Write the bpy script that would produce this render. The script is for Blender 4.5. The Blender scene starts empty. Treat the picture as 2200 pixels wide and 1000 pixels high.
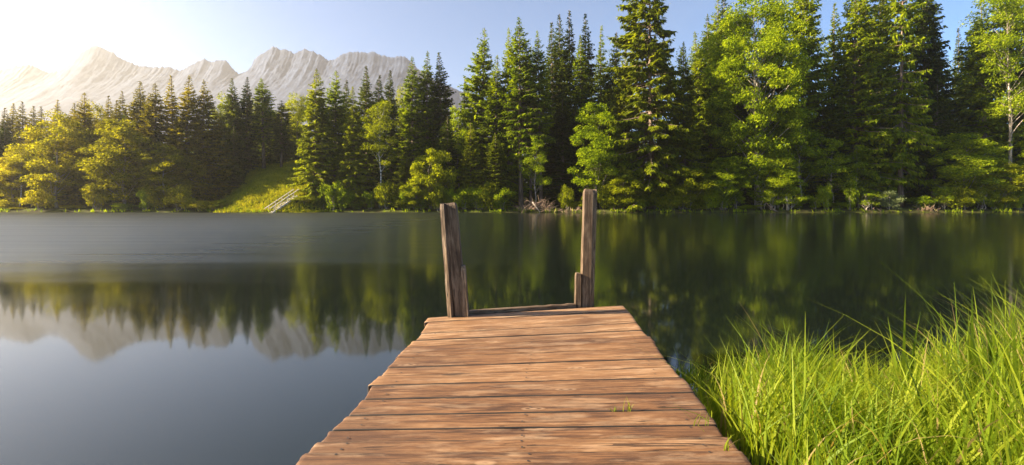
import bpy, math, random
import numpy as np
from mathutils import Vector, noise, Matrix

sc = bpy.context.scene
COL = sc.collection
R = math.radians

# ------------------------------------------------------------------ camera, sky, sun, exposure
EYE = 1.55                      # metres above the lake
FPX, CX, HY = 1050.0, 1100.0, 437.0
cam_d = bpy.data.cameras.new('camera')
cam = bpy.data.objects.new('camera', cam_d); COL.objects.link(cam)
cam.location = (0, 0, EYE); cam.rotation_euler = (R(90), 0, 0)
cam_d.sensor_width = 36.0; cam_d.lens = FPX / 2200.0 * 36.0
cam_d.shift_y = -63.0 / 2200.0
cam_d.clip_start = 0.05; cam_d.clip_end = 30000
sc.camera = cam

SUN_EL, SUN_AZ = 25.0, -96.0    # azimuth from +Y, negative towards -X
world = bpy.data.worlds.new('World'); sc.world = world
world.use_nodes = True
wt = world.node_tree
bg = wt.nodes['Background']
sky = wt.nodes.new('ShaderNodeTexSky')
sky.sky_type = 'NISHITA'; sky.sun_disc = False
sky.sun_elevation = R(SUN_EL); sky.sun_rotation = R(SUN_AZ)
sky.air_density = 0.72; sky.dust_density = 0.3; sky.ozone_density = 3.2
wt.links.new(sky.outputs[0], bg.inputs[0])
bg.inputs[1].default_value = 0.05

sl = bpy.data.lights.new('sun', 'SUN'); sl.energy = 5.0; sl.angle = R(0.5); sl.color = (1.0, 0.86, 0.64)
sun = bpy.data.objects.new('sun', sl); COL.objects.link(sun)
sd = Vector((math.sin(R(SUN_AZ)) * math.cos(R(SUN_EL)), math.cos(R(SUN_AZ)) * math.cos(R(SUN_EL)), math.sin(R(SUN_EL))))
sun.rotation_euler = (-sd).to_track_quat('-Z', 'Y').to_euler()
sun.location = sd * 200

vs = sc.view_settings
sc.display_settings.display_device = 'sRGB'
vs.view_transform = 'Standard'; vs.look = 'None'; vs.gamma = 1.0; vs.use_curve_mapping = False
vs.exposure = 2.42
sc.cycles.use_denoising = True
sc.cycles.max_bounces = 8; sc.cycles.diffuse_bounces = 3; sc.cycles.glossy_bounces = 3
sc.cycles.transmission_bounces = 4; sc.cycles.volume_bounces = 0; sc.cycles.transparent_max_bounces = 4
sc.cycles.sample_clamp_indirect = 6

# ------------------------------------------------------------------ helpers
def tag(o, label=None, cat=None, group=None, kind=None):
    if label: o['label'] = label
    if cat: o['category'] = cat
    if group: o['group'] = group
    if kind: o['kind'] = kind
    return o

def link(name, me, mat=None, parent=None, loc=None):
    o = bpy.data.objects.new(name, me); COL.objects.link(o)
    if mat is not None and me is not None and len(me.materials) == 0:
        for m in (mat if isinstance(mat, (list, tuple)) else [mat]): me.materials.append(m)
    if parent is not None: o.parent = parent
    if loc is not None: o.location = loc
    return o

def empty(name, loc, rz=0.0):
    o = bpy.data.objects.new(name, None); COL.objects.link(o)
    o.empty_display_size = 0.2; o.location = loc; o.rotation_euler = (0, 0, rz)
    return o

def quads_mesh(name, Q):
    """Q: (n,4,3) unshared quads"""
    n = len(Q)
    me = bpy.data.meshes.new(name)
    me.vertices.add(n * 4); me.vertices.foreach_set('co', np.ascontiguousarray(Q, dtype=np.float32).ravel())
    me.loops.add(n * 4); me.loops.foreach_set('vertex_index', np.arange(n * 4, dtype=np.int32))
    me.polygons.add(n)
    me.polygons.foreach_set('loop_start', np.arange(n, dtype=np.int32) * 4)
    me.polygons.foreach_set('loop_total', np.full(n, 4, dtype=np.int32))
    me.update(calc_edges=True)
    return me

def shared_mesh(name, V, F, smooth=True):
    """V (n,3), F (m,4) index quads"""
    me = bpy.data.meshes.new(name)
    V = np.ascontiguousarray(V, dtype=np.float32); F = np.ascontiguousarray(F, dtype=np.int32)
    me.vertices.add(len(V)); me.vertices.foreach_set('co', V.ravel())
    me.loops.add(F.size); me.loops.foreach_set('vertex_index', F.ravel())
    me.polygons.add(len(F))
    me.polygons.foreach_set('loop_start', np.arange(len(F), dtype=np.int32) * 4)
    me.polygons.foreach_set('loop_total', np.full(len(F), 4, dtype=np.int32))
    if smooth: me.polygons.foreach_set('use_smooth', np.ones(len(F), dtype=bool))
    me.update(calc_edges=True)
    return me

class MB:
    """collects shapes into one mesh"""
    def __init__(s): s.v = []; s.f = []
    def tube(s, pts, rad, n=6, cap=True):
        pts = [Vector(p) for p in pts]
        if not hasattr(rad, '__len__'): rad = [rad] * len(pts)
        b = len(s.v)
        for i, p in enumerate(pts):
            d = (pts[min(i + 1, len(pts) - 1)] - pts[max(i - 1, 0)]).normalized()
            a = d.cross(Vector((0.31, 0.9, 0.17))); a = a.normalized() if a.length > 1e-4 else Vector((1, 0, 0))
            c = d.cross(a)
            for k in range(n):
                t = 2 * math.pi * k / n
                s.v.append(tuple(p + (a * math.cos(t) + c * math.sin(t)) * rad[i]))
        for i in range(len(pts) - 1):
            for k in range(n):
                k2 = (k + 1) % n
                s.f.append((b + i * n + k, b + i * n + k2, b + (i + 1) * n + k2, b + (i + 1) * n + k))
        if cap:
            s.f.append(tuple(b + k for k in range(n))[::-1]); e = b + (len(pts) - 1) * n
            s.f.append(tuple(e + k for k in range(n)))
        return s
    def beam(s, p, q, w, h, up=(0, 0, 1)):
        p, q = Vector(p), Vector(q); d = (q - p).normalized()
        a = d.cross(Vector(up)).normalized() * (w / 2); c = a.cross(d).normalized() * (h / 2)
        b = len(s.v)
        for e in (p, q):
            for sa, sb in ((-1, -1), (1, -1), (1, 1), (-1, 1)): s.v.append(tuple(e + a * sa + c * sb))
        s.f += [(b + 3, b + 2, b + 1, b), (b + 4, b + 5, b + 6, b + 7)]
        for k in range(4):
            k2 = (k + 1) % 4; s.f.append((b + k, b + k2, b + 4 + k2, b + 4 + k))
        return s
    def mesh(s, name, smooth=False):
        me = bpy.data.meshes.new(name); me.from_pydata(s.v, [], s.f)
        if smooth: me.polygons.foreach_set('use_smooth', np.ones(len(me.polygons), dtype=bool))
        me.update(); return me
    def build(s, name, mat, parent=None, loc=None, smooth=False):
        return link(name, s.mesh(name, smooth), mat, parent, loc)

def norm(a): return a / np.maximum(np.linalg.norm(a, axis=-1, keepdims=True), 1e-9)

def diamonds(P, D, L, W, up, sag=0.0):
    """kite-shaped leaves: base P, direction D, length L, width W, plane hint up"""
    D = norm(D); S = norm(np.cross(D, up)); L = L[:, None]; W = W[:, None]
    mid = P + D * L * 0.45
    tip = P + D * L; tip[:, 2] -= (sag * L)[:, 0]
    return np.stack([P, mid + S * W * 0.5, tip, mid - S * W * 0.5], axis=1)

def at(px, py, Y): return Vector(((px - CX) / FPX * Y, Y, EYE - (py - HY) / FPX * Y))
def X_at(px, Y): return (px - CX) / FPX * Y
def Z_at(py, Y): return EYE - (py - HY) / FPX * Y
def sst(a, b, x):
    t = min(1.0, max(0.0, (x - a) / (b - a))); return t * t * (3 - 2 * t)

# ------------------------------------------------------------------ materials
def new_mat(name):
    m = bpy.data.materials.new(name); m.use_nodes = True
    nt = m.node_tree; nt.nodes.clear()
    out = nt.nodes.new('ShaderNodeOutputMaterial')
    return m, nt, out
def N(nt, t, **kw):
    n = nt.nodes.new(t)
    for k, v in kw.items():
        if k.startswith('i_'): n.inputs[k[2:]].default_value = v
        else: setattr(n, k, v)
    return n
def mixc(nt, fac, a, b, mode='MIX'):
    n = nt.nodes.new('ShaderNodeMix'); n.data_type = 'RGBA'; n.blend_type = mode
    for i, v in ((0, fac), (6, a), (7, b)):
        if isinstance(v, (int, float)): n.inputs[i].default_value = v
        elif isinstance(v, tuple): n.inputs[i].default_value = (*v, 1) if len(v) == 3 else v
        else: nt.links.new(v, n.inputs[i])
    return n.outputs[2]
def ramp(nt, src, stops):
    r = nt.nodes.new('ShaderNodeValToRGB'); cr = r.color_ramp
    while len(cr.elements) > len(stops): cr.elements.remove(cr.elements[-1])
    while len(cr.elements) < len(stops): cr.elements.new(0.5)
    for e, (p, c) in zip(cr.elements, stops):
        e.position = p; e.color = (*c, 1) if len(c) == 3 else c
    nt.links.new(src, r.inputs[0]); return r.outputs[0]
def mapr(nt, src, a, b, c, d):
    n = nt.nodes.new('ShaderNodeMapRange'); nt.links.new(src, n.inputs[0])
    for i, v in enumerate((a, b, c, d)): n.inputs[i + 1].default_value = v
    return n.outputs[0]

def foliage(name, dark, mid, light, transl=0.4, trans_tint=(1.3, 1.28, 0.35), scale=0.45, rough=0.6, spec=0.03, straw=None):
    m, nt, out = new_mat(name)
    geo = N(nt, 'ShaderNodeNewGeometry'); oi = N(nt, 'ShaderNodeObjectInfo')
    nz = N(nt, 'ShaderNodeTexNoise'); nz.inputs['Scale'].default_value = scale; nz.inputs['Detail'].default_value = 2
    nt.links.new(geo.outputs['Position'], nz.inputs['Vector'])
    a = mapr(nt, geo.outputs['Random Per Island'], 0, 1, -0.28, 0.28)
    add = N(nt, 'ShaderNodeMath', operation='ADD'); nt.links.new(nz.outputs[0], add.inputs[0]); nt.links.new(a, add.inputs[1])
    add2 = N(nt, 'ShaderNodeMath', operation='ADD'); nt.links.new(add.outputs[0], add2.inputs[0])
    nt.links.new(mapr(nt, oi.outputs['Random'], 0, 1, -0.16, 0.16), add2.inputs[1])
    col = ramp(nt, add2.outputs[0], [(0.2, dark), (0.5, mid), (0.82, light)])
    if straw:                                            # a few dead blades
        gt = N(nt, 'ShaderNodeMath', operation='GREATER_THAN'); gt.inputs[1].default_value = 0.955
        nt.links.new(geo.outputs['Random Per Island'], gt.inputs[0]); col = mixc(nt, gt.outputs[0], col, straw)
    p = N(nt, 'ShaderNodeBsdfPrincipled'); nt.links.new(col, p.inputs['Base Color'])
    p.inputs['Roughness'].default_value = rough; p.inputs['Specular IOR Level'].default_value = spec
    t = N(nt, 'ShaderNodeBsdfTranslucent'); nt.links.new(mixc(nt, 1.0, col, trans_tint, 'MULTIPLY'), t.inputs[0])
    mx = N(nt, 'ShaderNodeMixShader'); mx.inputs[0].default_value = transl
    nt.links.new(p.outputs[0], mx.inputs[1]); nt.links.new(t.outputs[0], mx.inputs[2])
    nt.links.new(mx.outputs[0], out.inputs[0])
    return m

def bark(name, c1, c2, sc_=(6, 6, 1.2), rough=0.85, bump=0.4):
    m, nt, out = new_mat(name)
    tc = N(nt, 'ShaderNodeTexCoord'); mp = N(nt, 'ShaderNodeMapping'); mp.inputs['Scale'].default_value = sc_
    nt.links.new(tc.outputs['Object'], mp.inputs[0])
    nz = N(nt, 'ShaderNodeTexNoise'); nz.inputs['Scale'].default_value = 1.0; nz.inputs['Detail'].default_value = 4
    nt.links.new(mp.outputs[0], nz.inputs[0])
    col = ramp(nt, nz.outputs[0], [(0.38, c1), (0.62, c2)])
    p = N(nt, 'ShaderNodeBsdfPrincipled'); nt.links.new(col, p.inputs['Base Color']); p.inputs['Roughness'].default_value = rough
    b = N(nt, 'ShaderNodeBump'); b.inputs['Strength'].default_value = bump; b.inputs['Distance'].default_value = 0.03
    nt.links.new(nz.outputs[0], b.inputs['Height']); nt.links.new(b.outputs[0], p.inputs['Normal'])
    nt.links.new(p.outputs[0], out.inputs[0]); return m

M = {}
M['spruce'] = foliage('spruce_needles', (0.055, 0.08, 0.003), (0.17, 0.225, 0.006), (0.33, 0.365, 0.011), 0.52)
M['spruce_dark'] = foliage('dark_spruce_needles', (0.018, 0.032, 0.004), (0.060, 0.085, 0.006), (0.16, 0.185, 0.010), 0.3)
M['spruce_painted_glow'] = foliage('glow_painted_spruce_needles', (0.065, 0.062, 0.003), (0.20, 0.17, 0.006), (0.38, 0.30, 0.012), 0.52)  # amber sun glow over the left spruces, painted into the needle colour
M['leaf_painted_glow'] = foliage('glow_painted_leaves', (0.13, 0.128, 0.003), (0.29, 0.265, 0.007), (0.46, 0.38, 0.014), 0.52)  # yellow leaves pushed to gold: painted sun glow on the left trees
M['fir'] = foliage('fir_needles', (0.06, 0.078, 0.004), (0.16, 0.19, 0.007), (0.31, 0.32, 0.014), 0.52)
M['leaf'] = foliage('broad_leaves', (0.08, 0.12, 0.004), (0.205, 0.27, 0.008), (0.36, 0.40, 0.015), 0.52)
M['leaf_yellow'] = foliage('yellow_green_leaves', (0.10, 0.12, 0.004), (0.215, 0.235, 0.008), (0.34, 0.345, 0.016), 0.52)
M['leaf_pale'] = foliage('pale_leaves', (0.12, 0.15, 0.05), (0.2, 0.23, 0.09), (0.3, 0.33, 0.14), 0.35)
M['reed'] = foliage('grass_blades', (0.065, 0.115, 0.006), (0.16, 0.225, 0.012), (0.29, 0.325, 0.024), 0.5, (1.2, 1.15, 0.5), 1.2, 0.45, 0.2, straw=(0.34, 0.25, 0.09))
M['meadow'] = foliage('meadow_blades', (0.15, 0.18, 0.006), (0.28, 0.29, 0.010), (0.42, 0.37, 0.02), 0.4, (1.2, 1.1, 0.5), 0.3)
M['bark'] = bark('spruce_bark', (0.085, 0.055, 0.038), (0.24, 0.165, 0.115))
M['bark_pale'] = bark('pale_bark', (0.16, 0.12, 0.085), (0.42, 0.35, 0.27))
M['birch'] = bark('birch_bark', (0.06, 0.05, 0.045), (0.62, 0.58, 0.50), (3, 3, 9))
M['deadwood'] = bark('dead_wood', (0.13, 0.075, 0.045), (0.36, 0.24, 0.15), (4, 4, 4))

def wood(name, stops, grain=1.0, bump=0.35):
    m, nt, out = new_mat(name)
    tc = N(nt, 'ShaderNodeTexCoord'); oi = N(nt, 'ShaderNodeObjectInfo')
    off = N(nt, 'ShaderNodeVectorMath', operation='SCALE'); off.inputs[0].default_value = (37.0, 91.0, 53.0)
    nt.links.new(oi.outputs['Random'], off.inputs['Scale'])
    addv = N(nt, 'ShaderNodeVectorMath', operation='ADD')
    nt.links.new(tc.outputs['Object'], addv.inputs[0]); nt.links.new(off.outputs[0], addv.inputs[1])
    def noise_at(scale, s, detail=4, rough=0.6, dist=0.0):
        mp = N(nt, 'ShaderNodeMapping'); mp.inputs['Scale'].default_value = scale
        nt.links.new(addv.outputs[0], mp.inputs[0])
        n = N(nt, 'ShaderNodeTexNoise'); n.inputs['Scale'].default_value = s; n.inputs['Detail'].default_value = detail
        n.inputs['Roughness'].default_value = rough; n.inputs['Distortion'].default_value = dist
        nt.links.new(mp.outputs[0], n.inputs[0]); return n.outputs[0]
    fine = noise_at((2.2, 60, 60), 1.5 * grain, 6, 0.75, 0.4)
    band = noise_at((0.7, 11, 11), 1.3 * grain, 3, 0.55, 0.8)
    mid_ = noise_at((4.5, 34, 34), 1.1 * grain, 4, 0.65, 0.2)
    blot = noise_at((1.1, 3.2, 3.2), 1.9, 4, 0.6)
    f1 = mapr(nt, fine, 0.25, 0.75, -0.36, 0.36); f2 = mapr(nt, band, 0.3, 0.7, -0.13, 0.13)
    a = N(nt, 'ShaderNodeMath', operation='ADD'); nt.links.new(f1, a.inputs[0]); nt.links.new(f2, a.inputs[1])
    am_ = N(nt, 'ShaderNodeMath', operation='ADD'); nt.links.new(a.outputs[0], am_.inputs[0]); nt.links.new(mapr(nt, mid_, 0.3, 0.7, -0.2, 0.2), am_.inputs[1])
    a2 = N(nt, 'ShaderNodeMath', operation='ADD'); nt.links.new(am_.outputs[0], a2.inputs[0])
    nt.links.new(mapr(nt, blot, 0.25, 0.75, 0.30, 0.70), a2.inputs[1])
    a3 = N(nt, 'ShaderNodeMath', operation='ADD'); nt.links.new(a2.outputs[0], a3.inputs[0])
    nt.links.new(mapr(nt, oi.outputs['Random'], 0, 1, -0.22, 0.20), a3.inputs[1])
    col = ramp(nt, a3.outputs[0], stops)
    gpos = N(nt, 'ShaderNodeNewGeometry'); stn = N(nt, 'ShaderNodeTexNoise'); stn.inputs['Scale'].default_value = 1.3; stn.inputs['Detail'].default_value = 5
    nt.links.new(gpos.outputs['Position'], stn.inputs[0])
    col = mixc(nt, mapr(nt, stn.outputs[0], 0.48, 0.66, 0.0, 0.62), col, tuple(c * 1.35 for c in stops[0][1]))   # damp dirty stains
    # knots: stretched voronoi cells with rings
    mp = N(nt, 'ShaderNodeMapping'); mp.inputs['Scale'].default_value = (2.1, 6.5, 6.5); nt.links.new(addv.outputs[0], mp.inputs[0])
    vo = N(nt, 'ShaderNodeTexVoronoi'); vo.inputs['Scale'].default_value = 1.0; vo.voronoi_dimensions = '3D'
    nt.links.new(mp.outputs[0], vo.inputs[0])
    kn = mapr(nt, vo.outputs['Distance'], 0.05, 0.17, 1.0, 0.0)
    ring = N(nt, 'ShaderNodeMath', operation='SINE'); mul = N(nt, 'ShaderNodeMath', operation='MULTIPLY'); mul.inputs[1].default_value = 75
    nt.links.new(vo.outputs['Distance'], mul.inputs[0]); nt.links.new(mul.outputs[0], ring.inputs[0])
    kcol = ramp(nt, mapr(nt, ring.outputs[0], -1, 1, 0, 1), [(0.2, stops[0][1]), (0.8, stops[-1][1])])
    kf = N(nt, 'ShaderNodeMath', operation='MULTIPLY'); kf.inputs[1].default_value = 0.55; nt.links.new(kn, kf.inputs[0])
    col = mixc(nt, kf.outputs[0], col, kcol)
    wear = noise_at((1.6, 6.5, 6.5), 1.7, 6, 0.7, 0.3)
    col = mixc(nt, mapr(nt, wear, 0.50, 0.68, 0.0, 0.42), col, tuple(c * 1.0 for c in stops[-1][1]))
    # cracks along the grain
    cr = noise_at((0.9, 26, 26), 1.2 * grain, 2, 0.4, 0.6)
    cm = N(nt, 'ShaderNodeMath', operation='COMPARE'); cm.inputs[1].default_value = 0.5; cm.inputs[2].default_value = 0.016; nt.links.new(cr, cm.inputs[0])
    crm = N(nt, 'ShaderNodeMath', operation='MULTIPLY'); nt.links.new(cm.outputs[0], crm.inputs[0])
    nt.links.new(mapr(nt, blot, 0.48, 0.60, 0.0, 0.8), crm.inputs[1])
    col = mixc(nt, crm.outputs[0], col, tuple(c * 0.35 for c in stops[0][1]))
    p = N(nt, 'ShaderNodeBsdfPrincipled'); nt.links.new(col, p.inputs['Base Color'])
    p.inputs['Roughness'].default_value = 0.68; p.inputs['Specular IOR Level'].default_value = 0.35
    h = N(nt, 'ShaderNodeMath', operation='SUBTRACT'); nt.links.new(a.outputs[0], h.inputs[0]); nt.links.new(crm.outputs[0], h.inputs[1])
    b = N(nt, 'ShaderNodeBump'); b.inputs['Strength'].default_value = bump; b.inputs['Distance'].default_value = 0.010
    nt.links.new(h.outputs[0], b.inputs['Height']); nt.links.new(b.outputs[0], p.inputs['Normal'])
    nt.links.new(p.outputs[0], out.inputs[0]); return m
M['plank'] = wood('dock_plank_wood', [(0.08, (0.058, 0.026, 0.012)), (0.36, (0.155, 0.071, 0.028)), (0.68, (0.25, 0.130, 0.056)), (0.98, (0.46, 0.305, 0.18))])
M['post'] = wood('post_wood', [(0.15, (0.036, 0.020, 0.010)), (0.5, (0.105, 0.063, 0.032)), (0.82, (0.31, 0.22, 0.14))])
M['weathered'] = wood('weathered_wood', [(0.15, (0.05, 0.04, 0.034)), (0.5, (0.13, 0.10, 0.085)), (0.85, (0.34, 0.28, 0.22))])
M['stair'] = bark('stair_timber', (0.42, 0.36, 0.28), (0.62, 0.55, 0.46), (2, 2, 2))
M['plank_edge'] = bark('grimy_plank_edge', (0.008, 0.006, 0.005), (0.04, 0.025, 0.016), (3, 20, 20))
m, nt, out = new_mat('nail_steel'); p = N(nt, 'ShaderNodeBsdfPrincipled'); p.inputs['Base Color'].default_value = (0.03, 0.025, 0.022, 1)
p.inputs['Roughness'].default_value = 0.6; nt.links.new(p.outputs[0], out.inputs[0]); M['nail'] = m

# water: wind-ruffled beyond about ten metres, still near the dock
m, nt, out = new_mat('lake_water')
geo = N(nt, 'ShaderNodeNewGeometry'); sep = N(nt, 'ShaderNodeSeparateXYZ'); nt.links.new(geo.outputs['Position'], sep.inputs[0])
mp = N(nt, 'ShaderNodeMapping'); mp.inputs['Scale'].default_value = (0.10, 0.5, 1); nt.links.new(geo.outputs['Position'], mp.inputs[0])
nz = N(nt, 'ShaderNodeTexNoise'); nz.inputs['Scale'].default_value = 1.0; nz.inputs['Detail'].default_value = 3; nt.links.new(mp.outputs[0], nz.inputs[0])
ad = N(nt, 'ShaderNodeMath', operation='ADD'); nt.links.new(sep.outputs[1], ad.inputs[0]); nt.links.new(mapr(nt, nz.outputs[0], 0, 1, -3.0, 3.0), ad.inputs[1])
rg = N(nt, 'ShaderNodeMapRange'); rg.interpolation_type = 'SMOOTHSTEP'; nt.links.new(ad.outputs[0], rg.inputs[0])
for i, v in enumerate((6.6, 15.0, 0.05, 0.17)): rg.inputs[i + 1].default_value = v
wx = N(nt, 'ShaderNodeMapRange'); wx.interpolation_type = 'SMOOTHSTEP'; nt.links.new(sep.outputs[0], wx.inputs[0])   # the wind patch lies to the west
for i, v in enumerate((-26.0, 8.0, 0.42, 0.11)): wx.inputs[i + 1].default_value = v
nt.links.new(wx.outputs[0], rg.inputs[4])
st = N(nt, 'ShaderNodeMapping'); st.inputs['Scale'].default_value = (0.05, 1.6, 1); nt.links.new(geo.outputs['Position'], st.inputs[0])
n2 = N(nt, 'ShaderNodeTexNoise'); n2.inputs['Scale'].default_value = 1.0; n2.inputs['Detail'].default_value = 3; nt.links.new(st.outputs[0], n2.inputs[0])
rr = N(nt, 'ShaderNodeMath', operation='MULTIPLY'); nt.links.new(rg.outputs[0], rr.inputs[0]); nt.links.new(mapr(nt, n2.outputs[0], 0.3, 0.7, 0.88, 1.12), rr.inputs[1])
p = N(nt, 'ShaderNodeBsdfPrincipled'); p.inputs['Base Color'].default_value = (0.006, 0.009, 0.006, 1)
p.inputs['IOR'].default_value = 1.48; nt.links.new(rr.outputs[0], p.inputs['Roughness'])
nt.links.new(p.outputs[0], out.inputs[0]); M['water'] = m

# forest floor and meadow ground
m, nt, out = new_mat('earth_and_moss')
geo = N(nt, 'ShaderNodeNewGeometry')
nz = N(nt, 'ShaderNodeTexNoise'); nz.inputs['Scale'].default_value = 0.7; nz.inputs['Detail'].default_value = 6; nt.links.new(geo.outputs['Position'], nz.inputs[0])
col = ramp(nt, nz.outputs[0], [(0.3, (0.035, 0.025, 0.014)), (0.5, (0.05, 0.05, 0.012)), (0.7, (0.085, 0.10, 0.015))])
p = N(nt, 'ShaderNodeBsdfPrincipled'); nt.links.new(col, p.inputs['Base Color']); p.inputs['Roughness'].default_value = 0.95
p.inputs['Specular IOR Level'].default_value = 0.1
b = N(nt, 'ShaderNodeBump'); b.inputs['Strength'].default_value = 0.6; b.inputs['Distance'].default_value = 0.2
nt.links.new(nz.outputs[0], b.inputs['Height']); nt.links.new(b.outputs[0], p.inputs['Normal'])
nt.links.new(p.outputs[0], out.inputs[0]); M['earth'] = m

# limestone mountains
m, nt, out = new_mat('limestone')
geo = N(nt, 'ShaderNodeNewGeometry'); mp = N(nt, 'ShaderNodeMapping'); mp.inputs['Scale'].default_value = (0.045, 0.045, 0.05); nt.links.new(geo.outputs['Position'], mp.inputs[0])
nz = N(nt, 'ShaderNodeTexNoise'); nz.inputs['Scale'].default_value = 1.0; nz.inputs['Detail'].default_value = 8; nz.inputs['Roughness'].default_value = 0.65; nt.links.new(mp.outputs[0], nz.inputs[0])
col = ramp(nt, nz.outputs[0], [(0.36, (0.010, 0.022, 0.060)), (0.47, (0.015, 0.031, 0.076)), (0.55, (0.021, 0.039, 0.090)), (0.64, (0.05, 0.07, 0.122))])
p = N(nt, 'ShaderNodeBsdfPrincipled'); nt.links.new(col, p.inputs['Base Color']); p.inputs['Roughness'].default_value = 0.95
b = N(nt, 'ShaderNodeBump'); b.inputs['Strength'].default_value = 0.5; b.inputs['Distance'].default_value = 5
nt.links.new(nz.outputs[0], b.inputs['Height']); nt.links.new(b.outputs[0], p.inputs['Normal'])
nt.links.new(p.outputs[0], out.inputs[0]); M['rock'] = m

# ------------------------------------------------------------------ terrain, water, mountains
SHORE = 81.5
def shore_y(x): return SHORE - 2.6 * sst(430, 520, x / SHORE * FPX + CX) * (1 - sst(630, 690, x / SHORE * FPX + CX)) + 0.9 * noise.noise((x * 0.11, 3.1, 0.0)) + 0.35 * noise.noise((x * 0.5, 7.7, 0.0))
def clearing(x, y):
    px = x / max(y, 1) * FPX + CX
    return sst(440, 560, px) * (1 - sst(655, 700, px))
def ground(x, y):
    if y > 40:
        s = y - shore_y(x)
        if s < 0: return max(-3.0, s * 0.35) - 0.02
        base = 0.45 * sst(0, 1.4, s) + 0.10 * min(max(0, s - 1.4), 70)
        cl = clearing(x, y)
        if cl > 0:
            zc = 3.3 * sst(-0.3, 6.5, s) + 0.34 * min(max(0, s - 6.0), 24)
            base = base * (1 - cl) + zc * cl
        return base + 0.12 * noise.noise((x * 0.3, y * 0.3, 0)) * sst(0, 3, s)
    # near bank: under the reeds beside the dock and behind the viewer
    mb = sst(0.78, 0.90, x - 0.068 * y) * (1 - sst(3.5, 4.6, y - 0.10 * x)) * (1 - sst(6, 14, x) * sst(1, 3, y))
    mb = max(mb, 1 - sst(0.2, 1.4, y))
    return -0.9 + (1.12 + .20 * (1 - sst(2.2, 3.1, y))) * mb + 0.03 * noise.noise((x * 2, y * 2, 0)) - 2.0 * sst(5, 20, y)

def axis(parts):
    a = []
    for lo, hi, st_ in parts: a += list(np.arange(lo, hi, st_))
    return a + [parts[-1][1]]
xs = axis([(-1950, -400, 155), (-400, -110, 29), (-110, -2, 2.0), (-2, 8, 0.5), (8, 110, 2.0), (110, 429, 29)])
ys = axis([(-90, -6, 12), (-6, 8, 0.5), (8, 76, 4.0), (76, 112, 0.7), (112, 180, 8), (180, 700, 65), (700, 1880, 118)])
V = np.array([(x, y, ground(x, y)) for y in ys for x in xs])
nx, ny = len(xs), len(ys)
idx = np.arange(nx * ny).reshape(ny, nx)
F = np.stack([idx[:-1, :-1], idx[:-1, 1:], idx[1:, 1:], idx[1:, :-1]], -1).reshape(-1, 4)
tag(link('ground', shared_mesh('ground', V, F), M['earth']), 'dark earthy lake bank and forest floor with moss', kind='structure')

wv = np.array([(-700, -40, 0), (420, -40, 0), (420, 95, 0), (-700, 95, 0)])
tag(link('lake_water', shared_mesh('lake_water', wv, np.array([[0, 1, 2, 3]])), M['water']), 'still lake reflecting the forest and the blue sky', kind='structure')

RIDGE = [(-500, 190), (-300, 150), (-120, 165), (0, 151), (18, 147), (40, 141), (62, 139), (80, 146), (105, 156), (128, 154), (150, 140), (172, 116), (192, 103), (205, 99), (222, 106), (240, 112), (262, 127),
         (290, 140), (330, 146), (360, 144), (385, 152), (400, 148), (422, 134), (440, 127), (455, 134), (470, 130), (486, 131), (500, 148), (513, 160), (528, 155), (541, 149), (546, 128), (560, 118),
         (575, 108), (587, 101), (602, 108), (618, 107), (632, 118), (640, 112), (655, 106), (672, 112), (690, 121), (705, 131), (720, 128), (738, 117), (755, 113), (770, 112), (788, 115), (800, 111),
         (815, 119), (832, 123), (850, 122), (868, 121), (880, 130), (900, 150), (940, 178), (1040, 215), (1150, 250), (1400, 290), (1800, 300), (2600, 320)]
MD = 1400.0
def ridge_py(px):
    px = max(-500, px)
    for (a, b), (c, d) in zip(RIDGE, RIDGE[1:]):
        if a <= px <= c: return b + (d - b) * (px - a) / (c - a)
    return 280
rows = 96
pxs = np.arange(-300, 1400, 1.8)
V = np.zeros((rows, len(pxs), 3))
for j, px in enumerate(pxs):
    top = Z_at(ridge_py(px), MD) + 2.7 * noise.noise((px * 0.13, 1.7, 0)) + 3.6 * noise.noise((px * 0.27, 4.7, 0)) - 3.4 * abs(noise.noise((px * 0.55, 2.7, 0))) + 1.6
    base_z = Z_at(sum(ridge_py(px + q_) for q_ in range(-110, 111, 10)) / 23, MD) 
    for i in range(rows):
        t = i / (rows - 1)                                   # 0 at the ridge, 1 at the foot
        x0 = X_at(px, MD)
        d = 670 * t ** 1.25
        z = base_z * (1 - t) ** 1.25 + (top - base_z) * math.exp(-6.0 * t) * (1 - t)
        am = sst(0.0, 0.07, t)
        q = (x0 * 0.011, z * 0.011, 0.3)
        rel = 2.5 * (noise.ridged_multi_fractal((x0 * 0.013, z * 0.0065, 0.3), 0.8, 2.1, 4, 1.0, 2.0) - 1.0)
        rel += 13 * noise.fractal(q, 0.65, 2.1, 6) + 4.2 * noise.fractal((x0 * 0.07, z * 0.07, 3.3), 0.5, 2.2, 4)
        d -= rel * am * .5
        V[i, j] = (x0, MD - d, max(z, -5) - (6 if i == rows - 1 else 0))
idx = np.arange(rows * len(pxs)).reshape(rows, len(pxs))
F = np.stack([idx[1:, :-1], idx[1:, 1:], idx[:-1, 1:], idx[:-1, :-1]], -1).reshape(-1, 4)
# back side so the range has depth
back = V[0].copy(); back[:, 1] += 450; back[:, 2] = -5
Vb = np.concatenate([V.reshape(-1, 3), back]); nb0 = rows * len(pxs); k = np.arange(len(pxs) - 1)
F = np.concatenate([F, np.stack([k, k + 1, nb0 + k + 1, nb0 + k], -1)])
tag(link('mountains', shared_mesh('mountains', Vb, F), M['rock']), 'pale grey rocky mountain range far beyond the forest', kind='structure')

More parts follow.
